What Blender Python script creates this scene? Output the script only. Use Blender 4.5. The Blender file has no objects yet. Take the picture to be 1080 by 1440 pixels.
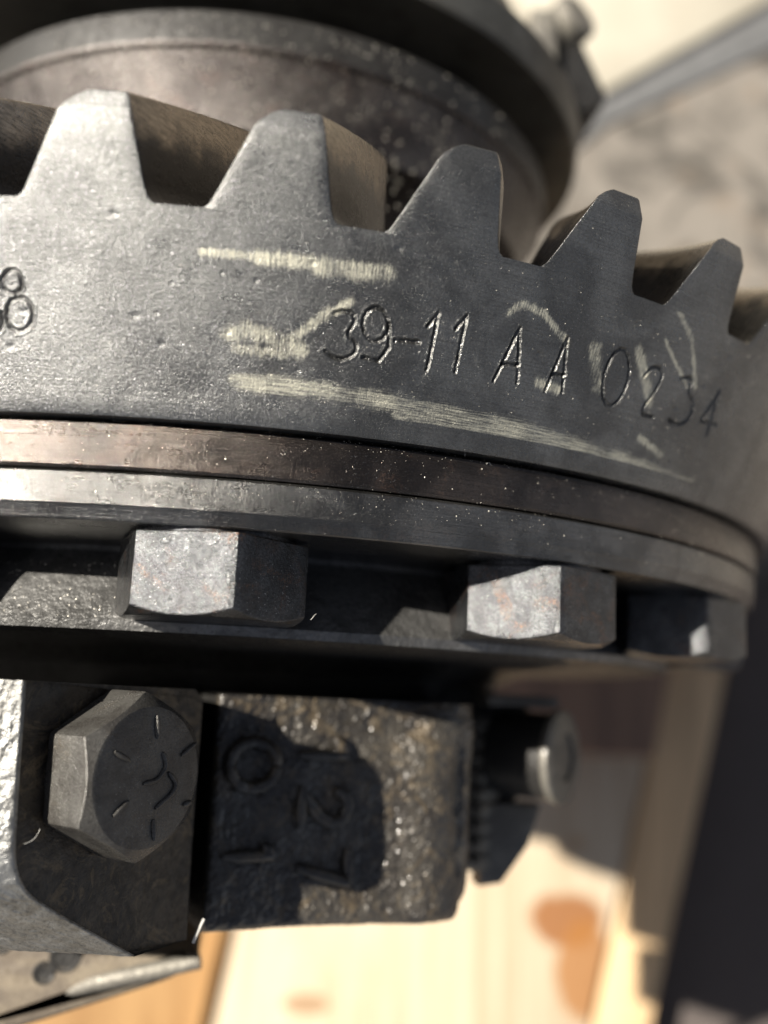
import bpy, math, random
import numpy as np
from mathutils import Matrix, Vector
random.seed(7); rng = np.random.default_rng(7)
S = 0.001                      # everything below is written in millimetres
sc = bpy.context.scene
C = sc.collection

# ------------------------------------------------------------------ camera
cam = bpy.data.cameras.new('camera'); cam_o = bpy.data.objects.new('camera', cam); C.objects.link(cam_o)
RW = ((0.9888003423, 0.0467551649, 0.1417315687), (-0.0708920822, 0.9828279181, 0.1703631308), (-0.1313323864, -0.1785027680, 0.9751351527))
M = Matrix(RW).transposed().to_4x4(); M.translation = Vector((4.7997, -35.8315, 216.8603)) * S
cam_o.matrix_world = M
cam.sensor_fit = 'HORIZONTAL'; cam.sensor_width = 36; cam.lens = 1373.784 / 1080 * 36
cam.clip_start = 0.005; cam.clip_end = 60
cam.dof.use_dof = True; cam.dof.focus_distance = 0.114; cam.dof.aperture_fstop = 13; cam.dof.aperture_blades = 0
sc.camera = cam_o
# ------------------------------------------------------------------ sky, sun, exposure
AZ, EL = math.radians(46), math.radians(11.5)
sun_dir = Vector((-math.sin(AZ) * math.cos(EL), math.sin(EL), math.cos(AZ) * math.cos(EL)))
w = bpy.data.worlds.new('World'); sc.world = w; w.use_nodes = True
nt = w.node_tree; bg = nt.nodes['Background']; sky = nt.nodes.new('ShaderNodeTexSky'); sky.sky_type = 'NISHITA'
sky.sun_disc = False; sky.sun_elevation = math.asin(sun_dir.z); sky.sun_rotation = math.atan2(sun_dir.x, sun_dir.y)
hs_ = nt.nodes.new('ShaderNodeHueSaturation'); hs_.inputs['Saturation'].default_value = .55; nt.links.new(sky.outputs[0], hs_.inputs['Color']); nt.links.new(hs_.outputs[0], bg.inputs[0]); bg.inputs[1].default_value = 0.05; sky.dust_density = 1.0; sky.air_density = .45; sky.ozone_density = .5
sun = bpy.data.lights.new('sun', 'SUN'); sun.energy = 5.0; sun.angle = math.radians(0.5); sun.color = (1, .94, .84)
sun_o = bpy.data.objects.new('sun', sun); C.objects.link(sun_o); sun_o.rotation_euler = sun_dir.to_track_quat('Z', 'Y').to_euler()
sc.view_settings.view_transform = 'Standard'; sc.view_settings.look = 'None'; sc.view_settings.gamma = 1
sc.view_settings.exposure = 0.9

# ------------------------------------------------------------------ node helpers
class N:
    def __init__(s, name):
        s.m = bpy.data.materials.new(name); s.m.use_nodes = True; s.t = s.m.node_tree; s.b = s.t.nodes['Principled BSDF']
        g = s.t.nodes.new('ShaderNodeNewGeometry'); s.pos = s.vm('SCALE', g.outputs['Position'], None, 1000.0)
    def new(s, k): return s.t.nodes.new(k)
    def ln(s, a, b):
        if isinstance(a, (int, float)): b.default_value = a
        elif isinstance(a, tuple): b.default_value = (a + (1,)) if len(a) == 3 and len(b.default_value) == 4 else a
        else: s.t.links.new(a, b)
    def vm(s, op, a, b=None, sc_=None):
        n = s.new('ShaderNodeVectorMath'); n.operation = op; s.ln(a, n.inputs[0])
        if b is not None: s.ln(b, n.inputs[1])
        if sc_ is not None: s.ln(sc_, n.inputs['Scale'])
        return n.outputs[0]
    def ma(s, op, a, b=0.0, c=0.0, clamp=False):
        n = s.new('ShaderNodeMath'); n.operation = op; n.use_clamp = clamp
        for i, v in enumerate((a, b, c)): s.ln(v, n.inputs[i])
        return n.outputs[0]
    def noise(s, scale, detail=2.0, rough=.5, vec=None, dist=0.0, col=False):
        n = s.new('ShaderNodeTexNoise'); s.ln(s.pos if vec is None else vec, n.inputs['Vector'])
        n.inputs['Scale'].default_value = scale; n.inputs['Detail'].default_value = detail; n.inputs['Roughness'].default_value = rough
        n.inputs['Distortion'].default_value = dist
        return n.outputs['Color' if col else 'Fac']
    def vor(s, scale, feat='F1', out='Distance', vec=None):
        n = s.new('ShaderNodeTexVoronoi'); n.feature = feat; s.ln(s.pos if vec is None else vec, n.inputs['Vector']); n.inputs['Scale'].default_value = scale
        return n.outputs[out]
    def ramp(s, f, a, b, lo=0.0, hi=1.0):
        n = s.new('ShaderNodeMapRange'); n.interpolation_type = 'SMOOTHSTEP'; s.ln(f, n.inputs[0])
        for i, v in enumerate((a, b, lo, hi)): s.ln(v, n.inputs[i + 1])
        return n.outputs[0]
    def mix(s, f, a, b):
        n = s.new('ShaderNodeMix'); n.data_type = 'RGBA'; s.ln(f, n.inputs[0]); s.ln(a, n.inputs[6]); s.ln(b, n.inputs[7]); return n.outputs[2]
    def bump(s, h, strength, dist, nrm=None):
        n = s.new('ShaderNodeBump'); n.inputs['Strength'].default_value = strength; n.inputs['Distance'].default_value = dist * S
        s.ln(h, n.inputs['Height'])
        if nrm is not None: s.ln(nrm, n.inputs['Normal'])
        return n.outputs[0]
    def polar(s, ka, kh, kr=0.0):
        "coordinates that run round the gear axis (mm of arc), along it and out from it"
        n = s.new('ShaderNodeSeparateXYZ'); s.ln(s.pos, n.inputs[0])
        th = s.ma('ARCTAN2', n.outputs[0], n.outputs[2]); r = s.ma('SQRT', s.ma('ADD', s.ma('MULTIPLY', n.outputs[0], n.outputs[0]), s.ma('MULTIPLY', n.outputs[2], n.outputs[2])))
        c = s.new('ShaderNodeCombineXYZ'); s.ln(s.ma('MULTIPLY', th, 110 * ka), c.inputs[0]); s.ln(s.ma('MULTIPLY', n.outputs[1], kh), c.inputs[1]); s.ln(s.ma('MULTIPLY', r, kr), c.inputs[2])
        return c.outputs[0]
    def fin(s, col, rough, metal, nrm=None, coat=0.0, spec=.5, coat_rough=.12):
        b = s.b.inputs; s.ln(col, b['Base Color']); s.ln(rough, b['Roughness']); s.ln(metal, b['Metallic']); b['Specular IOR Level'].default_value = spec
        if nrm is not None: s.ln(nrm, b['Normal'])
        s.ln(coat, b['Coat Weight']); b['Coat Roughness'].default_value = coat_rough
        return s.m

def steel(name, c1, c2, rough=.4, metal=.9, grain=.5, lines=.25, rust=0.0, rust_col=(.16, .06, .03), fine=7.0, coat=0.0, paint=False, blotch=.09, speck=.35, glint=.08, gs=3.6, wear_reflection=False):
    n = N(name)
    big = n.noise(blotch, 4, .6, dist=.6)
    col = n.mix(n.ramp(big, .38, .62), c1, c2)
    streak = n.noise(1, 4, .65, n.polar(.12, 5.5, 5.5))
    col = n.mix(n.ramp(streak, .42, .7, 0, min(.8, lines * 1.1)), col, tuple(x * .45 for x in c1))
    spots = n.ramp(n.noise(.9, 5, .7), .6, .72, 0, .55)
    col = n.mix(spots, col, tuple(x * .35 for x in c2))
    if rust:
        r = n.ma('MULTIPLY', n.ramp(n.noise(.16, 5, .65, dist=1), .52, .66), n.ramp(n.noise(2.6, 4, .8), .46, .56)); r = n.ma('MULTIPLY', r, rust)
        col = n.mix(r, col, rust_col); met = n.ma('SUBTRACT', metal, n.ma('MULTIPLY', r, metal * .7))
    else: met = metal
    ro = n.ma('ADD', n.ramp(n.noise(.25, 5, .7), .3, .7, rough * .78, rough * 1.15), n.ma('MULTIPLY', streak, .1))
    g = n.noise(fine, 3, .75)
    nr = n.bump(g, grain, .03); sp = n.noise(gs, 3, .8); nr = n.bump(sp, 1.0, grain * .11, nr)
    nr = n.bump(n.noise(1, 2, .6, n.polar(.05, 4.2, 4.2)), lines, .05, nr)
    nr = n.bump(n.noise(.8, 3, .6), .25, .12, nr)
    col = n.mix(n.ramp(sp, .56, .40, 0, speck), col, tuple(x * .3 for x in c2))
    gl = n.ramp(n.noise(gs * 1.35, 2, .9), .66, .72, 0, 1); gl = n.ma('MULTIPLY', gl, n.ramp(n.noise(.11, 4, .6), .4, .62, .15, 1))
    col = n.mix(n.ma('MULTIPLY', gl, min(1, glint * 10)), col, (.75, .74, .72))  # glints painted into the base colour as pale specks
    if paint:
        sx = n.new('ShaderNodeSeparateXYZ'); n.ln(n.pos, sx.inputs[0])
        sun_sheen = n.ramp(n.ma('ADD', sx.outputs[0], n.ma('MULTIPLY', n.ma('SUBTRACT', n.noise(.07, 5, .65, dist=.7), .5), 50.0)), 20, -22, 0, 1)
        sun_sheen = n.ma('MULTIPLY', sun_sheen, n.ramp(n.noise(gs * .8, 4, .85), .36, .56, .25, 1)); col = n.mix(n.ma('MULTIPLY', sun_sheen, .22), col, (.55, .55, .54)); ro = n.ma('ADD', ro, n.ma('MULTIPLY', sun_sheen, .08))  # paler left side puts the sun's gloss into the colour
        gl2 = n.ma('MULTIPLY', n.ramp(n.noise(gs * 1.1, 2, .9), .60, .68, 0, 1), sun_sheen); col = n.mix(gl2, col, (.95, .93, .95))  # white specks painted there as sun glitter
        a = n.new('ShaderNodeAttribute'); a.attribute_name = 'paint'; a2 = n.new('ShaderNodeAttribute'); a2.attribute_name = 'paint_upright'
        s1 = n.noise(1, 5, .75, n.polar(.25, 7)); s2 = n.noise(1, 5, .75, n.polar(5, .5))
        s3 = n.noise(4, 3, .7)
        k1 = n.ramp(n.ma('ADD', a.outputs['Fac'], n.ma('ADD', n.ma('MULTIPLY', s1, 2.6), n.ma('MULTIPLY', s3, .8))), 2.05, 3.0, 0, .8)
        k2 = n.ramp(n.ma('ADD', a2.outputs['Fac'], n.ma('ADD', n.ma('MULTIPLY', s2, 2.6), n.ma('MULTIPLY', s3, .8))), 2.05, 3.0, 0, .8)
        k = n.ma('MAXIMUM', n.ma('MULTIPLY', k1, n.ramp(a.outputs['Fac'], 0, .25)), n.ma('MULTIPLY', k2, n.ramp(a2.outputs['Fac'], 0, .25)))
        col = n.mix(k, col, (.90, .86, .68)); met = n.ma('SUBTRACT', metal, n.ma('MULTIPLY', k, .25)) if not rust else met
        ro = n.ma('ADD', ro, n.ma('MULTIPLY', k, .22)); a3 = n.new('ShaderNodeAttribute'); a3.attribute_name = 'oil'; col = n.mix(n.ma('MULTIPLY', a3.outputs['Fac'], .5), col, (.05, .047, .043))
    if wear_reflection:
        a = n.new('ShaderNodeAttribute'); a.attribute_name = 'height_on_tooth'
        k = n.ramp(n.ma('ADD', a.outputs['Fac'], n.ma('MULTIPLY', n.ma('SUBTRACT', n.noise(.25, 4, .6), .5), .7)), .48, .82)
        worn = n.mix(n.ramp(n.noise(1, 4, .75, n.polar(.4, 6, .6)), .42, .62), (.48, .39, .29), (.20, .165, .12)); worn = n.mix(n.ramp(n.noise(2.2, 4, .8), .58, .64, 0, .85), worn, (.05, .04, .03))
        col = n.mix(k, (.04, .037, .034), worn)  # lower flank painted dark as the neighbour tooth's reflection, worn streaks above
    n.ln(nr, n.b.inputs['Coat Normal'])
    return n.fin(col, ro, met, nr, coat, coat_rough=.09)

def cast(name, c1, c2, rough=.5, metal=.55, amp=.5, tan=0.0, s1=.9, s2=3.2, gloss=.15):
    n = N(name)
    col = n.mix(n.ramp(n.noise(.12, 5, .65, dist=.8), .4, .62), c1, c2)
    col = n.mix(n.ramp(n.noise(1.4, 4, .7), .5, .72, 0, .7), col, tuple(x * .4 for x in c1))
    if tan: col = n.mix(n.ramp(n.noise(.2, 6, .75, dist=1.5), .5, .62, 0, tan), col, (.34, .25, .14))
    nr = n.bump(n.noise(s2, 3, .65), amp, .14); nr = n.bump(n.noise(s1, 3, .6), amp, .45, nr); nr = n.bump(n.vor(s2 * 1.6), amp * .6, .07, nr)
    return n.fin(col, n.ramp(n.noise(.7, 4, .7), .3, .7, rough * .7, rough * 1.3), metal, nr, gloss, coat_rough=.14)

def wood(name, c1, c2, ang, knots=(), stains=(), rough=.65, gs=1.0):
    n = N(name); mp = n.new('ShaderNodeMapping'); n.ln(n.pos, mp.inputs[0]); mp.inputs['Rotation'].default_value = (0, 0, ang)
    mp.inputs['Scale'].default_value = (.09 * gs, .006 * gs, .09 * gs)
    g = n.noise(1, 6, .6, mp.outputs[0], dist=1.2)
    col = n.mix(n.ramp(g, .35, .68), c1, c2)
    mp2 = n.new('ShaderNodeMapping'); n.ln(n.pos, mp2.inputs[0]); mp2.inputs['Rotation'].default_value = (0, 0, ang); mp2.inputs['Scale'].default_value = (1.2, .03, 1.2)
    f = n.noise(1, 4, .7, mp2.outputs[0]); col = n.mix(n.ramp(f, .5, .75, 0, .35), col, tuple(x * .6 for x in c2))
    for (x, y, rx, ry, cc, k) in list(knots) + list(stains):
        v = n.vm('MULTIPLY', n.vm('SUBTRACT', n.pos, (x, y, 0.0)), (1 / rx, 1 / ry, 0.0))
        v = n.vm('ADD', v, n.vm('SCALE', n.vm('SUBTRACT', n.noise(.05, 4, .6, col=True), (.5, .5, .5)), None, .9))
        v = n.vm('MULTIPLY', v, (1.0, 1.0, 0.0))
        L = n.new('ShaderNodeVectorMath'); L.operation = 'LENGTH'; n.ln(v, L.inputs[0])
        col = n.mix(n.ramp(L.outputs['Value'], .8, 1.12, k, 0), col, cc)
    nr = n.bump(f, .4, .6)
    return n.fin(col, rough, 0.0, nr)

MAT = {}
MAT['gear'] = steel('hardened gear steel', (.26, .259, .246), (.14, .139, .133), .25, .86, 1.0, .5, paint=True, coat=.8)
MAT['flank'] = steel('worn flank with painted reflection', (.46, .39, .31), (.27, .23, .19), .24, .95, .35, .8, coat=.5, wear_reflection=True)
MAT['spacer'] = steel('rust brown machined steel', (.13, .105, .088), (.045, .037, .032), .2, .88, .7, 1.1, rust=.35, rust_col=(.15, .07, .04), coat=.7)
MAT['flange'] = steel('machined case steel', (.24, .235, .222), (.09, .088, .084), .2, .88, .8, 1.1, rust=.12, coat=.7)
MAT['bolt'] = steel('phosphate bolt steel', (.085, .088, .092), (.035, .037, .04), .26, .75, 1.0, .0, rust=.85, rust_col=(.12, .042, .008), fine=5.0, blotch=.3, glint=.16, gs=3.0, speck=.7, coat=.8)
MAT['capbolt'] = steel('dark cap bolt steel', (.13, .124, .112), (.08, .074, .066), .24, .35, .8, .0, rust=.3, rust_col=(.14, .1, .06), fine=4.5, coat=.2, blotch=.2)
MAT['hub'] = steel('dull hub steel', (.15, .135, .125), (.08, .07, .066), .24, .8, 1.0, .3, rust=.3, rust_col=(.22, .13, .1), fine=3.0)
MAT['ring'] = steel('olive grey ring steel', (.17, .165, .145), (.12, .115, .1), .4, .6, .4, .3)
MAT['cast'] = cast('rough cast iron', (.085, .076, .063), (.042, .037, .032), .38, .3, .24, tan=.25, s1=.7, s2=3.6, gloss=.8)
MAT['castlit'] = cast('sunlit cast iron', (.34, .34, .33), (.24, .235, .22), .42, .8, .45, s1=1.2, s2=4.5)  # pale copy of the casting, sun on the cap face put into colour
MAT['dark'] = cast('dark and shaded casting', (.045, .043, .04), (.03, .028, .026), .5, .4, .5)  # near-black casting; on hub and neck its colour stands for shade
MAT['floor'] = cast('dirty spot face', (.085, .068, .048), (.03, .025, .02), .5, .15, .5, tan=.35, s1=.9, s2=3.0)
MAT['castgrey'] = cast('grey cast iron', (.26, .255, .245), (.15, .147, .14), .42, .7, .6, s1=1.0, s2=3.5)
MAT['grey'] = cast('dusty grey steel', (.28, .26, .22), (.2, .185, .16), .55, .5, .4)
MAT['dusty'] = cast('dusty tan casting', (.26, .215, .155), (.16, .13, .10), .7, .1, .3)
MAT['grit_and_glints'] = N('pale grit and glints').fin((.62, .58, .5), .3, .3)
MAT['lint'] = N('pale lint').fin((.7, .68, .62), .6, 0.0)

# ------------------------------------------------------------------ object helpers
def link(o, parent=None):
    C.objects.link(o)
    if parent is not None: o.parent = parent
    return o
def mesh(name, V, F, mat, parent=None, angle=25, mats=None, fm=None, attrs=None):
    me = bpy.data.meshes.new(name); V = np.asarray(V, float) * S
    me.from_pydata(V.tolist(), [], F if isinstance(F, list) else F.tolist())
    for m in ([mat] if mats is None else mats): me.materials.append(MAT[m])
    if fm is not None: me.polygons.foreach_set('material_index', fm)
    me.polygons.foreach_set('use_smooth', [True] * len(me.polygons))
    if attrs:
        for k, v in attrs.items():
            a = me.attributes.new(k, 'FLOAT', 'POINT'); a.data.foreach_set('value', v)
    me.update(); me.set_sharp_from_angle(angle=math.radians(angle))
    return link(bpy.data.objects.new(name, me), parent)
def empty(name, loc, label, cat, group=None):
    o = bpy.data.objects.new(name, None); C.objects.link(o); o.location = Vector(loc) * S; o.empty_display_size = .01
    return tag(o, label, cat, group)
def tag(o, label=None, cat=None, group=None, kind=None):
    for k, v in (('label', label), ('category', cat), ('group', group), ('kind', kind)):
        if v: o[k] = v
    return o
class B:
    "collects verts and faces"
    def __init__(s): s.V = []; s.F = []; s.M = []
    def add(s, V, F, m=0):
        k = len(s.V); s.V += [tuple(v) for v in V]; s.F += [tuple(i + k for i in f) for f in F]; s.M += [m] * len(F)
    def grid(s, P, m=0, flip=False):
        P = np.asarray(P, float); a, b = P.shape[:2]; F = []
        for i in range(a - 1):
            for j in range(b - 1):
                f = (i * b + j, i * b + j + 1, (i + 1) * b + j + 1, (i + 1) * b + j); F.append(f[::-1] if flip else f)
        s.add(P.reshape(-1, 3), F, m)
def lathe(b, prof, th0=0.0, th1=2 * math.pi, n=256, m=0):
    th = np.linspace(th0, th1, n + 1); P = np.array([[(r * math.sin(t), h, r * math.cos(t)) for t in th] for r, h in prof]); b.grid(P, m)
def tube(b, pts, rad, n=8, m=0, caps=True, up=(0, 1, 0.3)):
    pts = [Vector(p) for p in pts]; rs = rad if isinstance(rad, (list, tuple)) else [rad] * len(pts); P = []
    for i, p in enumerate(pts):
        d = (pts[min(i + 1, len(pts) - 1)] - pts[max(i - 1, 0)]).normalized(); a = d.cross(Vector(up))
        if a.length < .1: a = d.cross(Vector((1, 0, 0)))
        a.normalize(); c = d.cross(a)
        P.append([tuple(p + (a * math.cos(t) + c * math.sin(t)) * rs[i]) for t in np.linspace(0, 2 * math.pi, n + 1)])
    b.grid(P, m)
    if caps:
        for q, fl in ((P[0], False), (P[-1], True)): b.add(q[:-1], [tuple(range(n))[::-1] if fl else tuple(range(n))], m)
def prism(b, poly, frame, d0, d1, bev=.0, m=0, n_in=1):
    "polygon (u,v) in frame (origin,u,v,n), face at depth d0 back to d1, bevelled front edge"
    o, u, v, nn = [Vector(x) for x in frame]; P = [Vector((x, y)) for x, y in poly]; k = len(P); ar = sum(P[i].x * P[(i + 1) % k].y - P[(i + 1) % k].x * P[i].y for i in range(k))
    if ar < 0: P = P[::-1]
    def inset(d):
        out = []
        for i in range(k):
            e1 = (P[i] - P[i - 1]).normalized(); e2 = (P[(i + 1) % k] - P[i]).normalized(); n1 = Vector((-e1.y, e1.x)); n2 = Vector((-e2.y, e2.x)); s_ = n1 + n2
            out.append(P[i] + s_ * (d / max(.3, (1 + n1.dot(n2)))))
        return out
    rings = [(inset(bev), d0), (inset(bev * .3), d0 - bev * .3 if d1 < d0 else d0), (P, d0 - bev), (P, d1)] if bev else [(P, d0), (P, d1)]
    V = [tuple(o + u * p.x + v * p.y + nn * d) for ring, d in rings for p in ring]
    F = [tuple(range(k))]
    for r in range(len(rings) - 1):
        for i in range(k): j = (i + 1) % k; F.append((r * k + j, r * k + i, (r + 1) * k + i, (r + 1) * k + j))
    F.append(tuple(range((len(rings) - 1) * k, len(rings) * k))[::-1])
    b.add(V, F, m)
def rounded(poly, rads, n=6):
    out = []; k = len(poly)
    for i, p in enumerate(poly):
        r = rads[i]; p = Vector(p)
        if r <= 0: out.append(tuple(p)); continue
        a = (Vector(poly[i - 1]) - p).normalized(); c = (Vector(poly[(i + 1) % k]) - p).normalized(); A = p + a * r; Cc = p + c * r
        for t in np.linspace(0, 1, n): out.append(tuple(A * (1 - t) ** 2 + p * 2 * t * (1 - t) + Cc * t * t))
    return out
def seg_dist(X, Y, pts):
    d = np.full(X.shape, 1e9)
    for (x0, y0), (x1, y1) in zip(pts[:-1], pts[1:]):
        dx, dy = x1 - x0, y1 - y0; L = dx * dx + dy * dy + 1e-9; t = np.clip(((X - x0) * dx + (Y - y0) * dy) / L, 0, 1)
        d = np.minimum(d, np.hypot(X - x0 - t * dx, Y - y0 - t * dy))
    return d
def vnoise(X, Y, seed, cell):
    "smooth value noise on a numpy grid"
    g = np.random.default_rng(seed).random((512, 512)); x = X / cell + 100.3; y = Y / cell + 100.7; xi = np.floor(x).astype(int); yi = np.floor(y).astype(int); fx = x - xi; fy = y - yi
    fx = fx * fx * (3 - 2 * fx); fy = fy * fy * (3 - 2 * fy); G = lambda a, c: g[a % 512, c % 512]
    return (G(xi, yi) * (1 - fx) + G(xi + 1, yi) * fx) * (1 - fy) + (G(xi, yi + 1) * (1 - fx) + G(xi + 1, yi + 1) * fx) * fy

# ------------------------------------------------------------------ the differential: gear, case, bolts turn together
diff = empty('differential', (0, -30, 0), 'oily steel differential with a stamped ring gear above and hex bolts under its flange', 'differential')
diff_loc = Vector((0, -30, 0)) * S
def dpart(o):            # vertices are in world mm; cancel the Empty's offset
    o.parent = diff; o.matrix_parent_inverse = Matrix.Translation(-diff_loc); return o
FW = 25.0
HR, HC, HB = 12.82, 23.03, -7.65
CS = (120 - 110.32) / (HR - HB)
def RC(h): return 120 + CS * (h - HR)
PIT = 2 * math.pi / 39; TH0 = -0.109
STAMP= [[(-21.22, 4.97), (-21.36, 4.47), (-21.7, 4.08), (-22.15, 3.84), (-22.64, 3.84), (-23.05, 4.05), (-23.31, 4.43), (-23.37, 4.93), (-23.22, 5.42), (-22.88, 5.82), (-22.44, 6.05), (-21.97, 6.06), (-21.55, 5.85), (-21.29, 5.46), (-21.22, 4.97)], [(-20.31, 1.91), (-20.5, 1.2), (-20.96, 0.62), (-21.59, 0.29), (-22.25, 0.27), (-22.83, 0.57), (-23.2, 1.14), (-23.28, 1.84), (-23.06, 2.54), (-22.6, 3.12), (-21.97, 3.44), (-21.33, 3.46), (-20.76, 3.16), (-20.4, 2.61), (-20.31, 1.91)], [(-23.82, 1.96), (-23.76, 0.95), (-23.97, 0.39)], [(11.83, 4.46), (13.49, 4.94), (14.43, 4.08), (13.4, 2.54), (14.89, 1.86), (14.7, 0.55), (12.94, -0.15), (11.37, 0.6)], [(18.0, 4.12), (17.99, 3.38), (17.71, 2.75), (17.18, 2.34), (16.54, 2.26), (15.9, 2.51), (15.4, 3.04), (15.13, 3.74), (15.15, 4.48), (15.44, 5.11), (15.95, 5.51), (16.58, 5.59), (17.21, 5.35), (17.71, 4.82), (18.0, 4.12)], [(18.08, 4.14), (18.52, 1.9), (17.57, 0.33), (15.7, 0.53)], [(19.11, 2.7), (21.96, 2.88)], [(22.58, 4.64), (23.53, 6.09), (23.45, 0.22)], [(25.91, 4.86), (26.87, 6.26), (26.94, 0.56)], [(32.08, 0.35), (33.79, 6.19), (35.26, 0.61)], [(32.66, 2.2), (34.73, 2.46)], [(39.39, 0.34), (40.43, 6.43), (41.88, 0.6)], [(39.7, 2.3), (41.44, 2.52)], [(51.37, 3.73), (51.36, 2.32), (50.92, 1.17), (50.15, 0.52), (49.24, 0.51), (48.37, 1.13), (47.69, 2.24), (47.36, 3.63), (47.42, 5.01), (47.84, 6.13), (48.57, 6.77), (49.43, 6.8), (50.31, 6.22), (51.0, 5.13), (51.37, 3.73)], [(53.86, 4.83), (54.75, 6.12), (56.59, 6.26), (57.24, 4.68), (55.07, 0.46), (58.0, 0.58)], [(60.6, 5.92), (62.94, 6.62), (62.91, 4.57), (65.07, 3.87), (65.24, 1.54), (63.28, 0.52), (61.24, 0.93)], [(70.59, 0.76), (69.44, 6.29), (68.0, 2.1), (72.01, 2.37)]]
PAINT= [([(-2.48, 8.77), (5.91, 8.95), (16.57, 9.12)], 0.64, 2), ([(2.98, 8.76), (16.98, 9.05)], 1.04, 2), ([(9.7, 8.6), (17.01, 8.92)], 1.28, 2), ([(0.96, 1.24), (2.84, 1.68), (8.44, 0.42)], 1.36, 1), ([(1.44, -0.11), (6.92, -0.16)], 0.8, 1), ([(6.45, 0.5), (9.66, 3.15), (13.37, 5.7)], 0.8, 1), ([(1.68, -3.11), (5.65, -3.05)], 1.12, 0), ([(2.08, -3.23), (11.37, -3.36), (20.8, -3.7), (32.09, -4.07), (42.91, -4.6), (55.99, -5.31)], 1.36, 0), ([(21.03, -4.73), (40.71, -4.77), (58.93, -5.28), (71.39, -5.76)], 1.12, 0), ([(31.96, 7.51), (33.35, 8.74), (36.37, 8.33), (40.52, 5.9)], 0.64, 1), ([(44.69, 6.08), (46.97, 2.07)], 1.2, 1), ([(51.48, 7.33), (56.58, 2.22)], 1.04, 1), ([(55.92, 12.84), (60.14, 10.33), (64.04, 5.53)], 0.56, 1), ([(55.23, 9.34), (62.35, 5.16)], 0.4, 1), ([(57.02, -2.14), (62.36, -3.36)], 0.64, 1), ([(38.13, 1.16), (41.24, 0.81)], 0.8, 1)]
gb = B()
HL = HB + 2.3                                   # start of the lower chamfer
TA, TB = math.radians(-15.5), math.radians(64)
# front part of the heel face: dense, with the stamping pressed in
ns, nh = 1500, 175
th = np.linspace(TA, TB, ns); hh = np.linspace(HL, HR, nh); TH, HH = np.meshgrid(th, hh); X = TH * 115; Y = HH
disp = np.zeros_like(X); paint = np.zeros_like(X); paint_u = np.zeros_like(X); oil = np.zeros_like(X)
wob = (vnoise(X, Y, 1, .35) - .5)
def round_stroke(P_):
    if not 6 <= len(P_) <= 8: return P_
    for _ in range(2): P_ = [P_[0]] + [q for a, c in zip(P_[:-1], P_[1:]) for q in ((a[0] * .75 + c[0] * .25, a[1] * .75 + c[1] * .25), (a[0] * .25 + c[0] * .75, a[1] * .25 + c[1] * .75))] + [P_[-1]]
    return P_
for st in map(round_stroke, STAMP):
    x0 = min(p[0] for p in st) - 1.5; x1 = max(p[0] for p in st) + 1.5
    m = (X > x0) & (X < x1)
    d = seg_dist(X[m] + wob[m] * .10, Y[m] + wob[m] * .07, st)
    fade = .45 + .75 * vnoise(X[m], Y[m], 4, .9)
    groove = -np.exp(-(d / .2) ** 2) * .30 * fade; burr = np.exp(-((d - .34) / .12) ** 2) * .07 * (.75 + vnoise(X[m], Y[m], 2, .9) * .5)
    pits = -np.exp(-(d / .4) ** 2) * .07 * (vnoise(X[m], Y[m], 3, .22) > .62)
    disp[m] += groove + burr + pits; oil[m] = np.maximum(oil[m], np.exp(-(d / .2) ** 2))
for pts, wd, k in PAINT:
    d = seg_dist(X + (vnoise(X, Y, 5, .8) - .5) * .3, Y + (vnoise(X, Y, 6, .6) - .5) * .2, pts)
    a = np.clip((wd * 1.25 - d) / (wd * .9), 0, 1) * (.6 + .55 * vnoise(X, Y, 8, 2.5)); tgt = paint_u if (k == 1 or k == 2) else paint
    np.maximum(tgt, np.clip(a, 0, 1), out=tgt)
disp += (vnoise(X, Y, 9, 2.6) - .5) * .05 * np.clip((HR - Y) / 2, 0, 1)
# scattered dings
for _ in range(70):
    cx, cy, r_ = rng.uniform(X.min(), X.max()), rng.uniform(HL + .5, HR - .6), rng.uniform(.1, .32)
    m = (abs(X - cx) < 1) & (abs(Y - cy) < 1); disp[m] -= np.exp(-(((X[m] - cx) / 1.6) ** 2 + (Y[m] - cy) ** 2) / (r_ * r_)) * .12
edge = np.clip(np.minimum(TH - TA, TB - TH) / .02, 0, 1) * np.clip(np.minimum(HR - HH, HH - HL) / .35, 0, 1)
disp *= edge
cn, sn = 1 / math.hypot(1, CS), CS / math.hypot(1, CS)
RR = RC(HH) + disp * cn; P = np.stack([RR * np.sin(TH), HH - disp * sn, RR * np.cos(TH)], -1)
nv0 = nh * ns
ii = (np.arange(nh - 1)[:, None] * ns + np.arange(ns - 1)[None]).reshape(-1)
Fd = np.stack([ii, ii + 1, ii + 1 + ns, ii + ns], -1)
# rest of the gear body
lathe(gb, [(RC(HL), HL), (RC(HR), HR)], TB, TA + 2 * math.pi, 240)
lathe(gb, [(109.0, HB + .05), (110.32, HB), (110.6, HB + .25), (RC(HL) - .12, HL - .25), (RC(HL), HL)], n=360)
lathe(gb, [(RC(HR), HR), (RC(HR) - FW, HR + 8.2), (94.6, HR + 8.1), (90, HR + 5), (84, HR - 2), (84, HB + .05), (109.0, HB + .05)], n=360)
V = np.concatenate([P.reshape(-1, 3), np.array(gb.V)]); F = Fd.tolist() + [[i + nv0 for i in f] for f in gb.F]
pa = np.zeros(len(V)); pa[:nv0] = paint.reshape(-1); pu = np.zeros(len(V)); pu[:nv0] = paint_u.reshape(-1); po = np.zeros(len(V)); po[:nv0] = oil.reshape(-1)
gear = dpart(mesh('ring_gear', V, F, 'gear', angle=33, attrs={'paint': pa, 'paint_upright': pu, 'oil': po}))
gear['label'] = 'grey steel ring gear stamped 39-11 AA 0234 with pale worn paint strokes'

# teeth: one mesh, 39 copies

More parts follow.
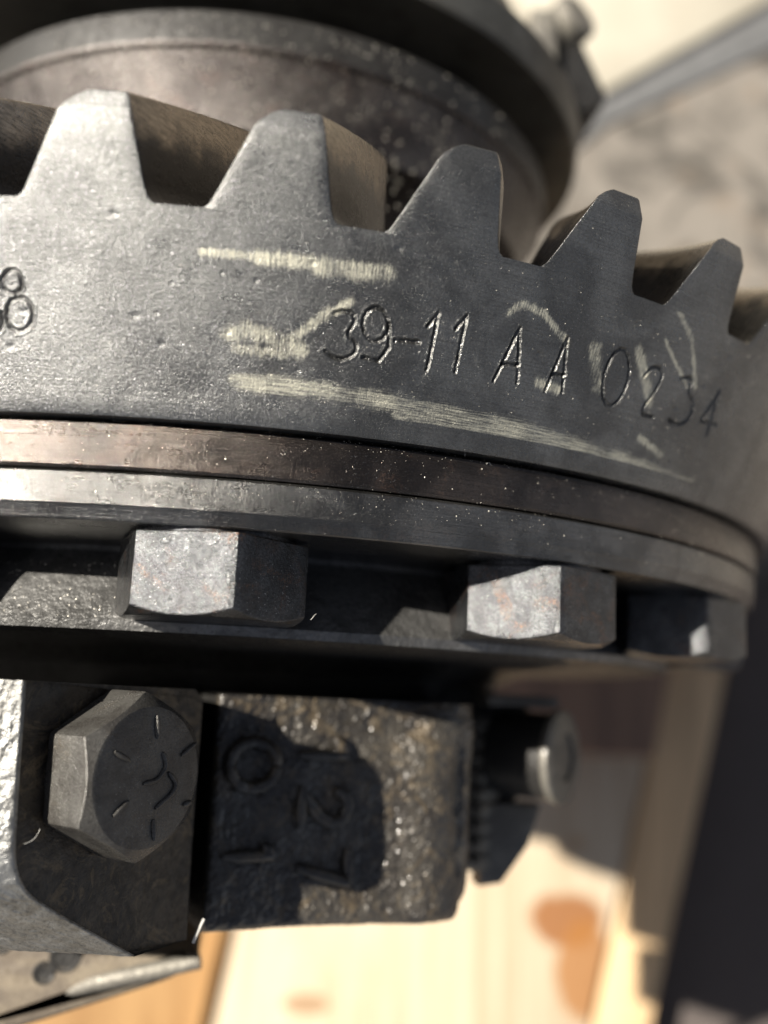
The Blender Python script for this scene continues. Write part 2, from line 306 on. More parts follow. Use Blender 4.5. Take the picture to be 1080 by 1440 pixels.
LEFT = [(0, -.47), (.03, -.445), (.08, -.425), (.2, -.388), (.5, -.302), (.76, -.228), (.84, -.20), (.93, -.145), (.975, -.105), (1, -.075)]
RIGHT = [(0, .275), (.03, .25), (.08, .232), (.2, .212), (.5, .178), (.76, .149), (.84, .141), (.93, .132), (.975, .127), (1, .115)]
def spiral(t):   # radians of twist from heel to toe
    return sum(math.tan(math.radians(32 - 7 * (i + .5) / 20 * t)) * (FW * t / 20) / (124 - FW * t * (i + .5) / 20) for i in range(20))
def tp(u, v, t):
    h0 = HR + t * 8.2; h1 = HC + t * 10.4; h = h0 + v * (h1 - h0); r = RC(HR + v * (HC - HR)) - FW * t
    if v > .76: r -= (v - .76) / .24 * 1.25 * (1 - t)
    e = max(0, (t - .93) / .07); a = (u * (1 - e * .12)) * PIT + spiral(t)
    return (r * math.sin(a), h, r * math.cos(a))
tb = B(); ts = [0, .012] + list(np.linspace(.05, .93, 12)) + [.97, 1.0]
ac = np.linspace(0, 1, 9)
heel = [[tp(l * (1 - a) + r * a, v, 0) for a in ac] for (v, l), (_, r) in zip(LEFT, RIGHT)]; tb.grid(heel, 0)
toe = [[tp(l * (1 - a) + r * a, v, 1) for a in ac] for (v, l), (_, r) in zip(LEFT, RIGHT)]; tb.grid(toe, 1, True)
tb.grid([[tp(l, v, t) for (v, l) in LEFT] for t in ts], 1, False)
tb.grid([[tp(r, v, t) for (v, r) in RIGHT] for t in ts], 1, True)
tb.grid([[tp(LEFT[-1][1] * (1 - a) + RIGHT[-1][1] * a, 1, t) for a in ac] for t in ts], 0, False)
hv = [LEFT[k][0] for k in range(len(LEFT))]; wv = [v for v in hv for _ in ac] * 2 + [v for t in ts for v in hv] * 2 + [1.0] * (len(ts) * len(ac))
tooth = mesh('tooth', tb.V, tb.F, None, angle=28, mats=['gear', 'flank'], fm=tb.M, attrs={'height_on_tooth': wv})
import bmesh as _bm
def weld(me, d=1e-6):
    b_ = _bm.new(); b_.from_mesh(me); _bm.ops.remove_doubles(b_, verts=b_.verts, dist=d); _bm.ops.recalc_face_normals(b_, faces=b_.faces); b_.to_mesh(me); b_.free()
weld(tooth.data); 
def bevel(o, w_, seg=2, ang=30):
    md = o.modifiers.new('edge', 'BEVEL'); md.width = w_ * S; md.segments = seg; md.limit_method = 'ANGLE'; md.angle_limit = math.radians(ang); md.harden_normals = False
bevel(tooth, .14, 2, 34)
for k in range(39):
    o = tooth if k == 0 else tooth.copy()
    if k: C.objects.link(o)
    o.parent = gear; a = TH0 + k * PIT
    o.matrix_parent_inverse = Matrix.Identity(4); o.rotation_euler = (0, a, 0)
tooth_list = [o for o in gear.children]

# spacer band and case flange
H2, HF, RF = -13.407, -18.933, 108.344
b = B(); lathe(b, [(104, HB - .02), (108.2, HB - .12), (108.6, HB - .45), (108.75, H2 + .45), (108.4, H2 + .16), (105, H2 + .12)], n=420)
spacer = dpart(mesh('spacer_ring', b.V, b.F, 'spacer'))
spacer['label'] = 'brown stained machined band between the gear and the flange'
b = B(); lathe(b, [(105, H2 + .1), (108.0, H2 + .02), (RF, H2 - .3), (RF, HF + 1.75), (RF - .12, HF + 1.6), (RF - .75, HF + .15), (RF - .95, HF), (86.5, HF), (86, HF - .6), (90, HF - 5), (93, HF - 10), (92.5, HF - 11.2), (90, HF - 11.8), (66, HF - 12.5), (60, HF - 15), (52, HF - 24), (46, HF - 24.5), (46, HF - 31), (.01, HF - 31)], n=420)
flange = dpart(mesh('case_flange', b.V, b.F, 'flange', mats=['flange', 'castgrey', 'dark'], fm=[0 if i // 420 < 7 else (1 if i // 420 < 11 else 2) for i in range(len(b.F))]))  # dark slot below the neck paints in the black shade under the bolts

# hex bolts under the flange
def hexr(phi, R, k=26.0):
    s_ = sum(max(0.0, math.cos(phi - i * math.pi / 3 - math.pi / 6)) ** k for i in range(6)) ** (1 / k); return R * math.cos(math.pi / 6) / s_
def hexhead(b, R, hb, frame, washer=True, m=0, nseg=120, top_dish=0.0, ch=32, k=70.0, rcf=.86):
    "hex head, base at 0, top at +hb along n; the crown is chamfered by a cone"
    o, u, v, n = [Vector(x) for x in frame]; rc = R * rcf; tn = math.tan(math.radians(ch))
    ph = np.linspace(0, 2 * math.pi, nseg + 1)[:-1]; rows = []
    def ring(fr, fh): return [tuple(o + u * (fr(p) * math.cos(p)) + v * (fr(p) * math.sin(p)) + n * fh(p)) for p in list(ph) + [ph[0]]]
    hr = lambda p: hexr(p, R, k); z0 = .45 if washer else 0.0
    if washer: rows += [ring(lambda p: R * .84, lambda p: 0.0), ring(lambda p: R * .84, lambda p: z0)]
    rows += [ring(lambda p: hr(p) - .12, lambda p: z0), ring(hr, lambda p: z0 + .15), ring(hr, lambda p: hb - max(0.05, (hr(p) - rc)) * tn - .10), ring(lambda p: hr(p) - .06, lambda p: hb - max(0.0, (hr(p) - .12 - rc)) * tn), ring(lambda p: rc + .05, lambda p: hb - .04), ring(lambda p: rc - .25, lambda p: hb + .02)]
    rows += [ring(lambda p: rc * f, lambda p: hb - top_dish * (1 - f)) for f in (.7, .35, .001)]
    b.grid(rows, m)
RBC, RHX, HHX = 97.0, 11.933, 9.9
angs = [0.002, 0.455, 0.872] + [0.872 + (2 * math.pi - 0.87) / 12 * i for i in range(1, 12)]
spin = [math.radians(15), math.radians(4), math.radians(4), .9, .2, .5, .7, .1, .3, .9, .6, .2, .4, .8]
def make_bolt(th_, sp):
    b = B(); c_ = Vector((RBC * math.sin(th_), HF, RBC * math.cos(th_)))
    # n = -Y; corner direction given as azimuth from +Z towards +X
    u = Vector((math.sin(sp), 0, math.cos(sp))); n_ = Vector((0, -1, 0)); v = n_.cross(u)
    hexhead(b, RHX, HHX, (c_, u, v, n_))
    o = dpart(mesh('hex_bolt', b.V, b.F, 'bolt', angle=16)); weld(o.data, 1e-7); o.data.set_sharp_from_angle(angle=math.radians(16)); return o
for i, (a, sp) in enumerate(zip(angs, spin)):
    o = make_bolt(a, sp)
    if i == 0: o['label'] = 'largest hex bolt at the left with a bright speckled front facet and black right facet'
    if i == 1: o['label'] = 'middle hex bolt with rust on its dark right facet'
    if i == 2: o['label'] = 'rightmost hex bolt, small and out of focus, mostly in shadow'

# hub of the case rising behind the teeth
b = B(); lathe(b, [(84, 4), (74, 12), (50, 26), (51, 48), (56, 54), (61.6, 57), (62.5, 61), (66.3, 68.6), (67.0, 69.0), (67.2, 69.6), (67.3, 75), (66.8, 75.6), (56, 75.8), (50, 79), (50, 90)], n=300)
hub = dpart(mesh('case_hub', b.V, b.F, None, angle=30, mats=['hub', 'dark'], fm=[1 if i // 300 >= 9 else 0 for i in range(len(b.F))]))  # dark slot on upper step and groove paints in the ring's shade

# ------------------------------------------------------------------ carrier housing (fixed casting) with cap bolt
hs = empty('carrier_housing', (0, -60, -100), 'dark cast iron carrier housing with bearing cap and raised casting marks below the gear', 'housing')
hs_loc = Vector((0, -60, -100)) * S
def hpart(o, parent=None):
    o.parent = parent or hs
    if parent is None: o.matrix_parent_inverse = Matrix.Translation(-hs_loc)
    return o
# bearing cap: lit front face, sloping lower face and recessed spot face
A0, A1, A2, A3, A4, A5 = (-18.0, -37.3, 103.6), (-17.3, -57.0, 102.8), (-15.1, -59.6, 100.4), (-5.6, -68.0, 89.8), (1.0, -68.7, 82.5), (.6, -36.8, 83.0)
nF = Vector((math.sin(math.radians(48)), 0, math.cos(math.radians(48))))
uF = Vector((math.cos(math.radians(48)), 0, -math.sin(math.radians(48))))
def patch(corners, nu, nv, amp, seed, cell=1.0):
    a, b_, c_, d = [np.array(x, float) for x in corners]; U, W = np.meshgrid(np.linspace(0, 1, nu), np.linspace(0, 1, nv))
    P = (a * (1 - U[..., None]) + b_ * U[..., None]) * (1 - W[..., None]) + (d * (1 - U[..., None]) + c_ * U[..., None]) * W[..., None]
    n = np.cross(b_ - a, d - a); n /= np.linalg.norm(n)
    Lu, Lv = np.linalg.norm(b_ - a), np.linalg.norm(d - a); e = np.minimum(np.minimum(U, 1 - U) * Lu, np.minimum(W, 1 - W) * Lv)
    dd = (vnoise(U * Lu, W * Lv, seed, cell) - .5) + .5 * (vnoise(U * Lu, W * Lv, seed + 1, cell * .4) - .5) + 1.2 * (vnoise(U * Lu, W * Lv, seed + 2, cell * 3) - .5)
    return P + n * (dd * amp * np.clip(e / .8, 0, 1))[..., None]
capb = B(); DFL = 1.6; DF = DFL
Lx = -50.0
def smooth(P_, n_=9, it=3):
    P_ = [np.array(p, float) for p in P_]
    for _ in range(it): P_ = [P_[0]] + [q for a, c in zip(P_[:-1], P_[1:]) for q in (a * .75 + c * .25, a * .25 + c * .75)] + [P_[-1]]
    return P_
E_ = smooth([(-18.6, -36.7, 104.1), (-18.2, -50, 103.7), (-17.8, -58.2, 103.0), (-13.5, -62.2, 98.3), (-5.6, -68.6, 89.8)])
L_ = smooth([(Lx, -36.9, 100), (Lx, -50, 100), (Lx, -60, 99), (Lx, -63, 93), (Lx, -68.5, 84)])
d_ = np.cumsum([0] + [np.linalg.norm(a - c) for a, c in zip(E_[:-1], E_[1:])]); tt = np.linspace(0, d_[-1], 190)
def res_(Q, d): return np.stack([np.interp(tt, d, [q[k] for q in Q]) for k in range(3)], -1)
EE, LL = res_(E_, d_), res_(L_, np.array(d_)); W3 = np.linspace(0, 1, 210)[None, :, None] ** .9
G_ = LL[:, None, :] * (1 - W3) + EE[:, None, :] * W3
ga, gc = np.meshgrid(np.arange(210) * .16, tt); dd = (vnoise(ga, gc, 11, .8) - .5) + .5 * (vnoise(ga, gc, 12, .33) - .5) + 1.0 * (vnoise(ga, gc, 13, 3) - .5)
fd = np.clip(np.arange(209, -1, -1) / 5, 0, 1)[None, :]; G_ = G_ + np.array([.15, -.3, .94])[None, None] * (dd * .22 * fd)[..., None]
G_[:, -3:, 2] -= np.array([.05, .2, .55])[None, :]
capb.grid(G_, 0, True)
nE = len(EE); rimv = [tuple(G_[k, -1]) for k in range(0, nE, 3)] + [tuple(G_[-1, -1])]
f0 = cb_ = Vector((-5.1, -47.0, 98.6)) - nF * (6.2 + DFL)
def onfloor(p): p = Vector(p); return tuple(p - nF * ((p - f0).dot(nF)))
fe = [onfloor(Vector(p) + uF * .35) for p in rimv]
capb.grid([[p, q] for p, q in zip(rimv, fe)], 1, True)
cR = [onfloor((1.0, -68.7, 82.0)), onfloor((.9, -38.2, 82.5)), onfloor((-.3, -37.0, 83.6))]
capb.add(fe + cR, [tuple(range(len(fe) + 3))], 1)
fl = [cR[1], None, None, None, None, cR[0]]; fl[2] = fe[len(fe) // 2]
# right wall of the cap, top and underside
capb.grid([[fl[0], (fl[0][0] - 6, fl[0][1], 40)], [(fl[0][0] + .2, fl[2][1], fl[0][2]), (fl[0][0] - 6, fl[2][1], 40)], [fl[5], (fl[5][0] - 6, fl[5][1], 40)]], 2)
capb.grid([[(Lx, -37.0, 98), (Lx, -39, 30)], [(-18.6, -36.7, 104.1), (-20, -39, 30)], [fl[0], (fl[0][0] - 6, -39, 30)]], 2)
capb.grid([[(Lx, -66.5, 86), (Lx, -66, 40)], [(-5.6, -68.6, 89.8), (-8, -70, 40)], [fl[5], (fl[5][0] - 6, -70, 40)]], 2, True)
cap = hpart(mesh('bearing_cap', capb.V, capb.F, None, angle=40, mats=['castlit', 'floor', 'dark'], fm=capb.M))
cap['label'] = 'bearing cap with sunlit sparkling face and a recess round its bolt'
# cap bolt
cb = Vector((-5.1, -47.0, 98.6)); vF = nF.cross(uF)
b = B(); up = Vector((0, 1, 0)); base = cb - nF * (6.2 + DF)
rot8 = math.radians(-2); uu = up * math.cos(rot8) + uF * math.sin(rot8)
hexhead(b, 9.75, 6.2 + DF, (base, uu, nF.cross(uu), nF), top_dish=-.12, ch=36, rcf=.81)
cbo = hpart(mesh('cap_bolt', b.V, b.F, 'capbolt', angle=16)); weld(cbo.data, 1e-7); cbo.data.set_sharp_from_angle(angle=math.radians(16))
cbo['label'] = 'dark hex cap bolt with six raised grade dashes and a curved maker mark'
for mk in [[(0.52, 7.0), (0.88, 4.3)], [(4.9, 2.3), (7.2, 3.7)], [(-5.4, 3.0), (-3.0, 1.9)], [(-4.73, -3.95), (-2.67, -2.42)], [(1.32, -4.73), (1.7, -7.1)], [(5.9, -3.4), (7.3, -3.2)],
           [(-0.78, -0.67), (1.37, -0.46), (2.75, 1.09), (1.88, 2.74)], [(1.4, -3.55), (3.81, -2.19), (4.58, -0.94), (3.05, 0.43)]]:
    pts = []
    q = [Vector(p) for p in mk]
    for i in range(len(q) - 1):
        for t in np.linspace(0, 1, 5)[:(5 if i == len(q) - 2 else 4)]: pts.append(q[i].lerp(q[i + 1], t))
    for _ in range(2 if len(mk) > 2 else 0): pts = [pts[0]] + [(pts[i - 1] + pts[i] * 2 + pts[i + 1]) / 4 for i in range(1, len(pts) - 1)] + [pts[-1]]
    b = B(); tube(b, [cb + uF * p.x + up * p.y + nF * .12 for p in pts], [.16] + [.33] * (len(pts) - 2) + [.16], 10, up=tuple(nF))
    o = mesh('grade_mark' if len(mk) == 2 else 'maker_mark', b.V, b.F, 'capbolt', angle=60); o.parent = cbo

# lettered pedestal of the housing
b2 = math.radians(14); n2 = Vector((math.sin(b2), 0, math.cos(b2))); u2 = Vector((math.cos(b2), 0, -math.sin(b2))); p2 = Vector((2.9, -50.0, 74.0))
W_, T_, D_ = 40.0, 12.4, -19.8
nu, nv = 420, 330
U, Vv = np.meshgrid(np.linspace(-1.2, W_ + 1.2, nu), np.linspace(D_, T_, nv))
# rounded outline: depth falls away near the right and lower edges
def drop(d, r): d = np.clip(d, 0, r); return r - np.sqrt(np.maximum(r * r - (r - d) ** 2, 0))
rt = W_ + 1.2 - U; bt = Vv - D_
hgt = -drop(rt, 5.5) - drop(bt, 2.2) - drop(U + 1.2, 1.0)
hgt += (vnoise(U, Vv, 41, 1.3) - .5) * .34 + (vnoise(U, Vv, 42, .45) - .5) * .24 + (vnoise(U, Vv, 44, .22) - .5) * .12 + (vnoise(U, Vv, 43, 6) - .5) * 1.3
hgt += np.exp(-((U - 31) / 4.5) ** 2) * 1.5 * np.clip((T_ - Vv) / 6, 0, 1) - np.exp(-((U - 37.2) / 1.6) ** 2) * 1.4 * np.exp(-((Vv + 2) / 9) ** 2)
pp = np.array(p2)[None, None] + np.array(u2) * U[..., None] + np.array([0, 1, 0]) * Vv[..., None] + np.array(n2) * hgt[..., None]
# clip the lower right corner to a round
cr = 5.0; cu, cv = W_ + 1.2 - cr, D_ + cr
mc = (U > cu) & (Vv < cv); ang = np.arctan2(Vv - cv, U - cu); rr = np.maximum(np.abs(U - cu), np.abs(Vv - cv)); rad = np.hypot(U - cu, Vv - cv) + 1e-9; f_ = np.where(mc, rr / rad, 1)
U2 = np.where(mc, cu + (U - cu) * f_, U); V2 = np.where(mc, cv + (Vv - cv) * f_, Vv)
pp = np.array(p2)[None, None] + np.array(u2) * U2[..., None] + np.array([0, 1, 0]) * V2[..., None] + np.array(n2) * hgt[..., None]
pb = B(); pb.grid(pp, 0)
bk = 26.0
pb.grid([[tuple(pp[i, -1]), tuple(pp[i, -1] - np.array(n2) * bk)] for i in range(0, nv, 3)], 0, True)
pb.grid([[tuple(pp[0, j]), tuple(pp[0, j] - np.array(n2) * bk)] for j in range(0, nu, 3)], 0, False)
pb.grid([[tuple(pp[-1, j]), tuple(pp[-1, j] - np.array(n2) * bk)] for j in range(0, nu, 3)], 1, True)
pb.grid([[tuple(pp[i, 0]), tuple(pp[i, 0] - np.array(n2) * bk)] for i in range(0, nv, 3)], 1, False)
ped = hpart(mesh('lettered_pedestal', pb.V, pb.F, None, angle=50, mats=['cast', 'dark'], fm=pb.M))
ped['label'] = 'rough cast pedestal with raised casting characters half in shadow'
def glyph(u0, v0, H, W, st): return [(u0 + y * H, v0 - x * W) for x, y in st]
for nm, st in {'one': glyph(11.6, 6.9, 7.8, 4.0, [(.55, 0), (.55, 1), (-.15, .72)]), 'two': glyph(12.3, -.6, 7.8, 5.2, [(0, .72), (.12, .92), (.45, 1.02), (.82, .92), (.95, .68), (.75, .42), (0, 0), (1.05, 0)]),
               'seven': glyph(12.4, -9.3, 8.2, 5.0, [(0, 1), (1.0, 1), (.5, 0)]), 'bar': glyph(.9, -8.4, 7.4, 4.0, [(.4, 0), (.4, 1), (0, .8)]),
               'ring': [(4.6 + 3.7 * math.cos(t), 3.0 + 3.4 * math.sin(t)) for t in np.linspace(0, 2 * math.pi, 17)]}.items():
    pts = []
    for (x0, y0), (x1, y1) in zip(st[:-1], st[1:]):
        for t in (0, .33, .66): pts.append(((x0 + (x1 - x0) * t) * .94, (y0 + (y1 - y0) * t) * .94))
    pts.append((st[-1][0] * .94, st[-1][1] * .94)); q = []
    for x, y in pts:
        j = int(np.clip(round((x + 1.2) / (W_ + 2.4) * (nu - 1)), 0, nu - 1)); i = int(np.clip(round((y - D_) / (T_ - D_) * (nv - 1)), 0, nv - 1)); q.append(Vector(pp[i, j]) + n2 * .5)
    b = B(); tube(b, q, [.5] + [random.uniform(.9, 1.0) for _ in q[2:]] + [.5], 10, up=tuple(n2)); o = mesh('raised_character', b.V, b.F, 'cast', angle=70); o.parent = ped

# stud with disc end, strips and bracket right of the pedestal
def cyl(b, c_, ax, prof, n=64, m=0):
    ax = Vector(ax).normalized(); a = ax.cross(Vector((0, 1, 0.01))).normalized(); d = ax.cross(a)
    b.grid([[tuple(Vector(c_) + ax * t + (a * math.cos(p) + d * math.sin(p)) * r) for p in np.linspace(0, 2 * math.pi, n + 1)] for r, t in prof], m)
b = B(); axs = (.77, 0, .64)
cyl(b, (61.0, -46.0, 48.2), axs, [(7.2, -12), (7.4, -1.2), (6.6, -1.0), (6.6, -.6)], m=0)
cyl(b, (61.0, -46.0, 48.2), axs, [(6.6, -1.4), (7.9, -1.2), (8.1, -.6), (8.0, 0), (7.2, .4), (4.2, .5), (4.0, -.1), (.01, -.1)], m=1)
stud = hpart(mesh('adjuster_stud', b.V, b.F, None, mats=['dark', 'grey'], fm=b.M)); stud['label'] = 'blurred stud with a dusty grey disc end'
b = B()
fr = (Vector((50.3, -55.0, 43.5)), Vector((1, 0, 0)), Vector((0, 1, 0)), Vector((0, 0, 1)))
prism(b, [(-2, 0.3), (8.4, 0.3), (6.2, -6.6), (1.5, -13), (-2.5, -13.6)], fr, 0, -6, .5)
br = hpart(mesh('bracket', b.V, b.F, 'grey')); br['label'] = 'flat grey bracket below the stud'
for k in range(9):
    b = B(); y = -41.0 - k * 2.9; tube(b, [(43.5, y, 41), (47.2, y - .2, 44.0), (50.2, y - .5, 41)], 1.75, 10, up=(0, 1, 0)); hpart(mesh('thread', b.V, b.F, 'grey'))
b = B(); fr = (Vector((54.5, -36.6, 46.0)), Vector((1, 0, 0)), Vector((0, 1, 0)), Vector((0, 0, 1))); prism(b, [(-7, -1.2), (6, -1.0), (5.4, .8), (-7, .9)], fr, 2, -14, .4); hpart(mesh('stud_cover', b.V, b.F, 'grey'))
# black web of the housing behind the cap and pedestal
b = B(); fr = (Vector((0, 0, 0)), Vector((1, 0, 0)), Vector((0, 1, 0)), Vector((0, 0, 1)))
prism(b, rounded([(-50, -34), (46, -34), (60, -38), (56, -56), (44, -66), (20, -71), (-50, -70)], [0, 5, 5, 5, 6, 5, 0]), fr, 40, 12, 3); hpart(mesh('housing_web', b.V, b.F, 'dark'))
b = B(); prism(b, rounded([(-48, -74), (-30, -74), (-6, -76.5), (2, -77), (-2, -81), (-14, -85), (-30, -90), (-48, -95)], [0, 8, 3, 2, 2, 8, 8, 0]), fr, 55, 15, 2.5)
lr = hpart(mesh('lower_rib', b.V, b.F, 'dusty')); lr['label'] = 'dusty brown rib with small holes at the lower left'
for x, y, r in ((-18.6, -77.6, 1.7), (-21.5, -80.0, 1.0), (-28, -76, .8)):
    b = B(); cyl(b, (x, y, 55.0), (0, 0, 1), [(r, -3), (r + .1, .15), (r + .5, .22), (r + .7, .05)], 28); cyl(b, (x, y, 55.12), (0, 0, 1), [(r, 0), (.01, -.05)], 24); o = mesh('hole_plug', b.V, b.F, 'dark'); o.parent = lr
b = B(); tube(b, [(-60, -99, 52), (-28.5, -86.5, 52), (-14, -81.5, 54), (1.5, -77.8, 56)], [1.8, 1.7, 1.5, 1.2], 16, up=(0, 0, 1)); hpart(mesh('edge_bead', b.V, b.F, 'grey'))
# ring with olive rim round the hub, and the lug beside it
b = B(); lathe(b, [(50, 83.5), (72.6, 82), (73.6, 81.6), (74.2, 82.2), (74.8, 89), (74, 90), (70, 95), (64, 100), (62, 110), (40, 111)], n=260)
ro = hpart(mesh('adjuster_ring', b.V, b.F, 'ring', angle=30)); ro['label'] = 'blurred olive grey ring round the hub at the top'
b = B(); fr = (Vector((0, 0, 0)), Vector((1, 0, 0)), Vector((0, 1, 0)), Vector((0, 0, 1)))
prism(b, [(61.5, 99), (67.5, 98.5), (67, 123), (61, 123)], fr, 19, -40, 1.2); hpart(mesh('lock_tab', b.V, b.F, 'grey'))
b = B(); prism(b, rounded([(67.8, 99), (76, 100.5), (81.5, 104), (73, 122), (67.6, 124)], [1, 2, 3, 2, 1]), fr, 15, -40, 1.2); hpart(mesh('lug', b.V, b.F, 'dark'))
b = B(); cyl(b, (73, 124.5, 17), (.5, .3, .8), [(5.6, -10), (5.8, -.8), (5.2, 0), (.01, 0)]); hpart(mesh('lug_bolt', b.V, b.F, 'grey'))

# ------------------------------------------------------------------ pallet, plank and ground
MAT['wood'] = wood('pale pine', (.66, .54, .39), (.54, .41, .27), -.26, knots=[(39, -160, 9, 4.5, (.30, .17, .08), .75), (150, -96, 4, 3, (.5, .3, .14), .6)],
                   stains=[(147, -127, 17, 12, (.32, .12, .03), .9), (154, -147, 12, 21, (.40, .17, .045), .85)])
MAT['wood2'] = wood('weathered board', (.86, .60, .34), (.66, .45, .25), -.26, stains=[])
MAT['wood3'] = wood('dark brown shade board', (.30, .18, .115), (.2, .12, .08), 0, gs=.7)
MAT['wood4'] = wood('orange pine', (.5, .3, .13), (.36, .2, .08), -.5)
pal = empty('pallet', (60, -120, -230), 'pale pine pallet boards with orange resin stains under the housing', 'pallet')
pal_loc = Vector((60, -120, -230)) * S
def ppart(o): o.parent = pal; o.matrix_parent_inverse = Matrix.Translation(-pal_loc); return o
frz = (Vector((0, 0, -200)), Vector((1, 0, 0)), Vector((0, 1, 0)), Vector((0, 0, 1)))
def plank(poly, z0, z1, mat, bev=1.5, name='plank'):
    b = B(); prism(b, poly, (Vector((0, 0, z0)), frz[1], frz[2], frz[3]), 0, z1 - z0, bev); return ppart(mesh(name, b.V, b.F, mat, angle=40))
dx = (191.6 - 156.8) / 149.9
def ex(x, y, y1): return x + (y1 - y) * dx
plank([(-6, -168 - 60), (ex(156.8, -167.5, -260), -260), (ex(191.6, -17.6, 40), 40), (40, 40)], -200, -222, 'wood')
plank([(ex(158.5, -167.5, -260), -260), (ex(184, -167.5, -260), -260), (ex(223, -16, 60), 60), (ex(194.3, -17.6, 60), 60)], -203, -226, 'wood2')
plank([(-170, -250), (-12, -232), (34, 36), (-160, 30)], -212, -230, 'wood4')
plank([(96, -58), (172, -58), (187, 20), (96, 20)], -168, -199, 'wood3', 3, 'shade_board')  # dark board added where the pallet wood lies in shadow

n = N('stained concrete')
cc = n.mix(n.ramp(n.noise(.028, 6, .7, dist=1.2), .42, .58), (.235, .21, .18), (.10, .09, .077)); cc = n.mix(n.ramp(n.noise(.05, 4, .6), .55, .75, 0, .6), cc, (.26, .19, .13))
n.fin(cc, .85, 0.0, n.bump(n.noise(.3, 5, .7), .4, 2)); MAT['concrete'] = n.m
n = N('dark shadow mat'); n.fin(n.mix(n.noise(.05, 4, .6), (.09, .074, .068), (.12, .10, .09)), .8, 0.0, n.bump(n.noise(.8, 4, .7), .4, 1)); MAT['mat'] = n.m
b = B(); g = 30000
b.add([(-g, -g, -232), (g, -g, -232), (g, g, -232), (-g, g, -232)], [(0, 1, 2, 3)]); gr = tag(mesh('ground', b.V, b.F, 'concrete'), kind='structure')
b = B(); prism(b, [(150, -400), (520, -400), (560, 20), (186, 20)], (Vector((0, 0, -226)), frz[1], frz[2], frz[3]), 0, -5.9, 1)
mt = tag(mesh('mat', b.V, b.F, 'mat'), 'dark shadow mat put in for the ground shadow right of the pallet', 'mat')  # dark slab added in place of shadow on the ground
n = N('cream plank paint'); n.fin(n.mix(n.ramp(n.noise(.03, 4, .6), .3, .7), (.52, .48, .39), (.44, .40, .32)), .6, 0.0, n.bump(n.noise(.4, 4, .7), .3, 1)); MAT['cream'] = n.m
b = B(); prism(b, [(169.7, 275.5), (259.6, 341.2), (396.6, 442.5), (225.8, 507.9), (107.9, 335.1), (146.2, 292.1)], (Vector((0, 0, -226)), frz[1], frz[2], frz[3]), 0, -5.9, 1.5)
MAT['shadowgrey'] = cast('grey shadow sheet', (.20, .20, .198), (.17, .17, .168), .6, .1, .1)
b3 = B(); prism(b3, [(264.4, 348.2), (403.8, 451.4), (448.1, 430.7), (263.5, 316.2), (172.9, 260.2), (149.7, 238.0), (130.2, 189.3), (113.6, 198.7), (141.4, 284.9), (172.8, 281.2)], (Vector((0, 0, -230)), frz[1], frz[2], frz[3]), 0, -1.9, .5); tag(mesh('shadow_sheet', b3.V, b3.F, 'shadowgrey'), 'grey shadow sheet added for the shadow strip along the cream board', 'sheet')  # grey slab added in place of a soft shadow on the concrete
cr_ = tag(mesh('cream_board', b.V, b.F, 'cream'), 'sunlit cream board with a slanting edge in the top right corner', 'board')

# ------------------------------------------------------------------ grit, lint and added glint grains on the steel
def hub_glints():  # bright grains added on hub and neck to show as sun sparkles
    for _ in range(650):
        t = rng.uniform(math.radians(-35), math.radians(55)); h = rng.uniform(46, 75); r = np.interp(h, [45, 61, 68.6, 69.6, 75], [60.5, 62.5, 66.3, 67.2, 67.3]); grit_and_glints((r * math.sin(t), h, r * math.cos(t)), rng.uniform(.08, .22))
    for _ in range(160):
        t = rng.uniform(math.radians(-30), math.radians(-6)); h = rng.uniform(-29, -21); r = np.interp(h, [-29, -23.9, -19.5], [93, 90, 86]); grit_and_glints((r * math.sin(t), h, r * math.cos(t)), rng.uniform(.05, .15))
def ico():
    p = (1 + 5 ** .5) / 2; v = np.array([(-1, p, 0), (1, p, 0), (-1, -p, 0), (1, -p, 0), (0, -1, p), (0, 1, p), (0, -1, -p), (0, 1, -p), (p, 0, -1), (p, 0, 1), (-p, 0, -1), (-p, 0, 1)]) / 1.9
    return v, [(0, 11, 5), (0, 5, 1), (0, 1, 7), (0, 7, 10), (0, 10, 11), (1, 5, 9), (5, 11, 4), (11, 10, 2), (10, 7, 6), (7, 1, 8), (3, 9, 4), (3, 4, 2), (3, 2, 6), (3, 6, 8), (3, 8, 9), (4, 9, 5), (2, 4, 11), (6, 2, 10), (8, 6, 7), (9, 8, 1)]
iv, fi = ico(); gb_ = B()
def grit_and_glints(c_, s_): gb_.add(iv * np.array([s_ * rng.uniform(.6, 1.3) for _ in range(3)]) + np.array(c_), fi)
for _ in range(650):
    t = rng.uniform(math.radians(-15), math.radians(62)); h = rng.uniform(HL, HC - 1) if rng.random() < .55 else rng.uniform(HF + 1.5, HB)
    if h > HR - .2:
        q = ((t - TH0) / PIT + .5) % 1 - .5
        if not (-.2 < q < .12): continue
    r = RC(h) if h > HL else (108.7 if h > H2 else RF)
    if HB - .3 < h < HL: continue
    grit_and_glints((r * math.sin(t), h, r * math.cos(t)), min(.12, .02 + rng.exponential(.016)))
hub_glints()
cl = [(rng.uniform(-.27, 1.05), rng.uniform(HF + 2, HC), rng.uniform(.02, .09), rng.uniform(.8, 3.5)) for _ in range(60)]
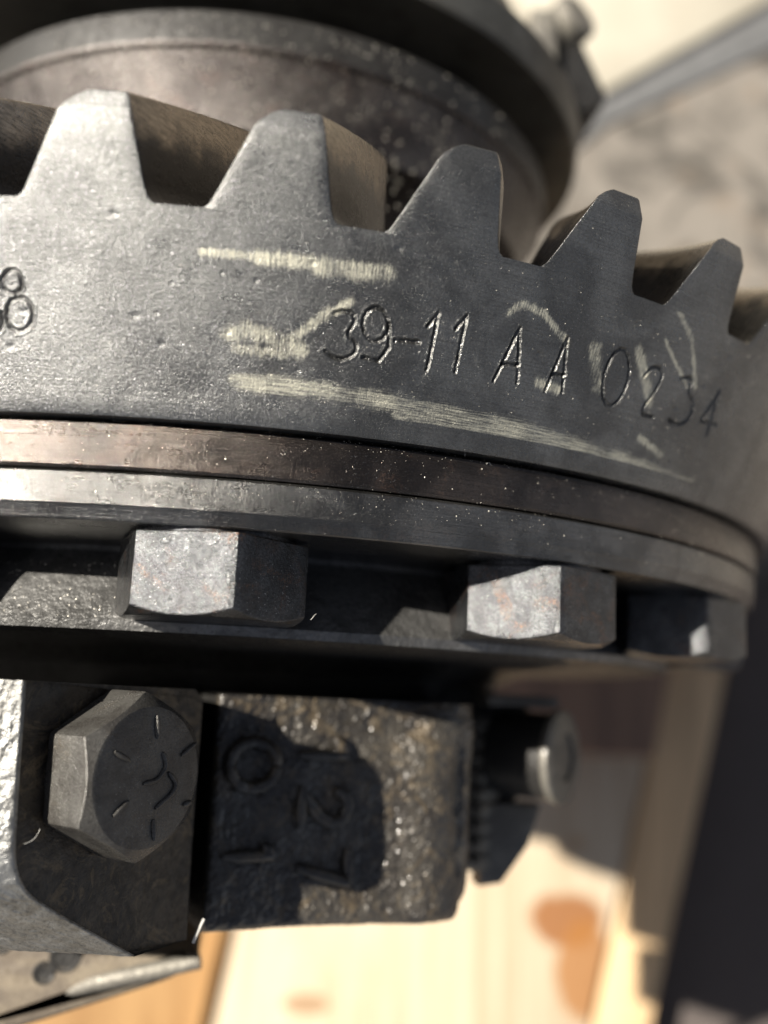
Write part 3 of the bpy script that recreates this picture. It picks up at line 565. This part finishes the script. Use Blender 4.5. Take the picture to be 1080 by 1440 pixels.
for _ in range(1900):  # clustered pale grains added as sun glints on gear and bands
    t0, h0, st_, sh_ = cl[int(rng.integers(60))]; t = t0 + rng.normal() * st_; h = h0 + rng.normal() * sh_
    if not (-.3 < t < 1.08) or not (HF + 1.8 < h < HC - 1) or HB - .4 < h < HL: continue
    if h > HR - .2 and not (-.2 < ((t - TH0) / PIT + .5) % 1 - .5 < .12): continue
    r = RC(h) if h > HL else (108.7 if h > H2 else RF); grit_and_glints((r * math.sin(t), h, r * math.cos(t)), .012 + rng.exponential(.012))
for i in range(260):
    t = rng.uniform(math.radians(-15), math.radians(62)); h = HB - .1 - rng.exponential(.4); grit_and_glints((108.7 * math.sin(t), h, 108.7 * math.cos(t)), rng.uniform(.02, .05))
tag(mesh('grit_and_glints', gb_.V, gb_.F, 'grit_and_glints', angle=20), 'fine pale grit and glints scattered over the oily steel bands, with grains added as sun sparkle', 'grit_and_glints', kind='stuff')
def lint(p0, d, L, wig, r=.028):
    p = Vector(p0); d = Vector(d).normalized(); pts = []
    ax = Vector((random.uniform(-1, 1), random.uniform(-1, 1), random.uniform(-.3, .3))).normalized()
    for i in range(12):
        pts.append(p.copy()); p += d * (L / 12); d = (d + ax.cross(d) * wig).normalized()
    b = B(); tube(b, pts, r, 5, up=(.2, .3, 1)); return b
def pol(t, h, r): t = math.radians(t); return (r * math.sin(t), h, r * math.cos(t))
for p0, d, L, wg, lb in ((pol(17.2, HB - .7, 108.9), (1, .6, .2), 1.6, .35, 'small curled pale fibre left on the brown band below the 1'), (pol(15.6, HB - .2, 109), (.2, 1, .2), .9, .2, 'short straight pale fibre standing at the gear edge left of the curled one'),
                         ((-4.8, -46.5, 84) , (.3, 1, .2), 4, .2, None), (pol(6.5, HF - 9.5, 106), (.6, .6, .4), 1.2, .2, 'tiny fibre at the lower right corner of the large hex bolt'), ((-17.2, -54, 102.7), (1, .25, -.5), 2.6, .15, 'fine hair reaching from the cap edge into the recess'),
                         ((1.0, -68.6, 83), (.35, 1, .2), 3.4, .05, 'pale sliver standing at the lower edge of the bearing cap')):
    if lb is None: continue
    b = lint(p0, d, L, wg, .22 if 'sliver' in lb else .028); tag(mesh('lint_fibre' if 'sliver' not in lb else 'sliver', b.V, b.F, 'lint', angle=60), lb, 'fibre' if 'sliver' not in lb else 'sliver')
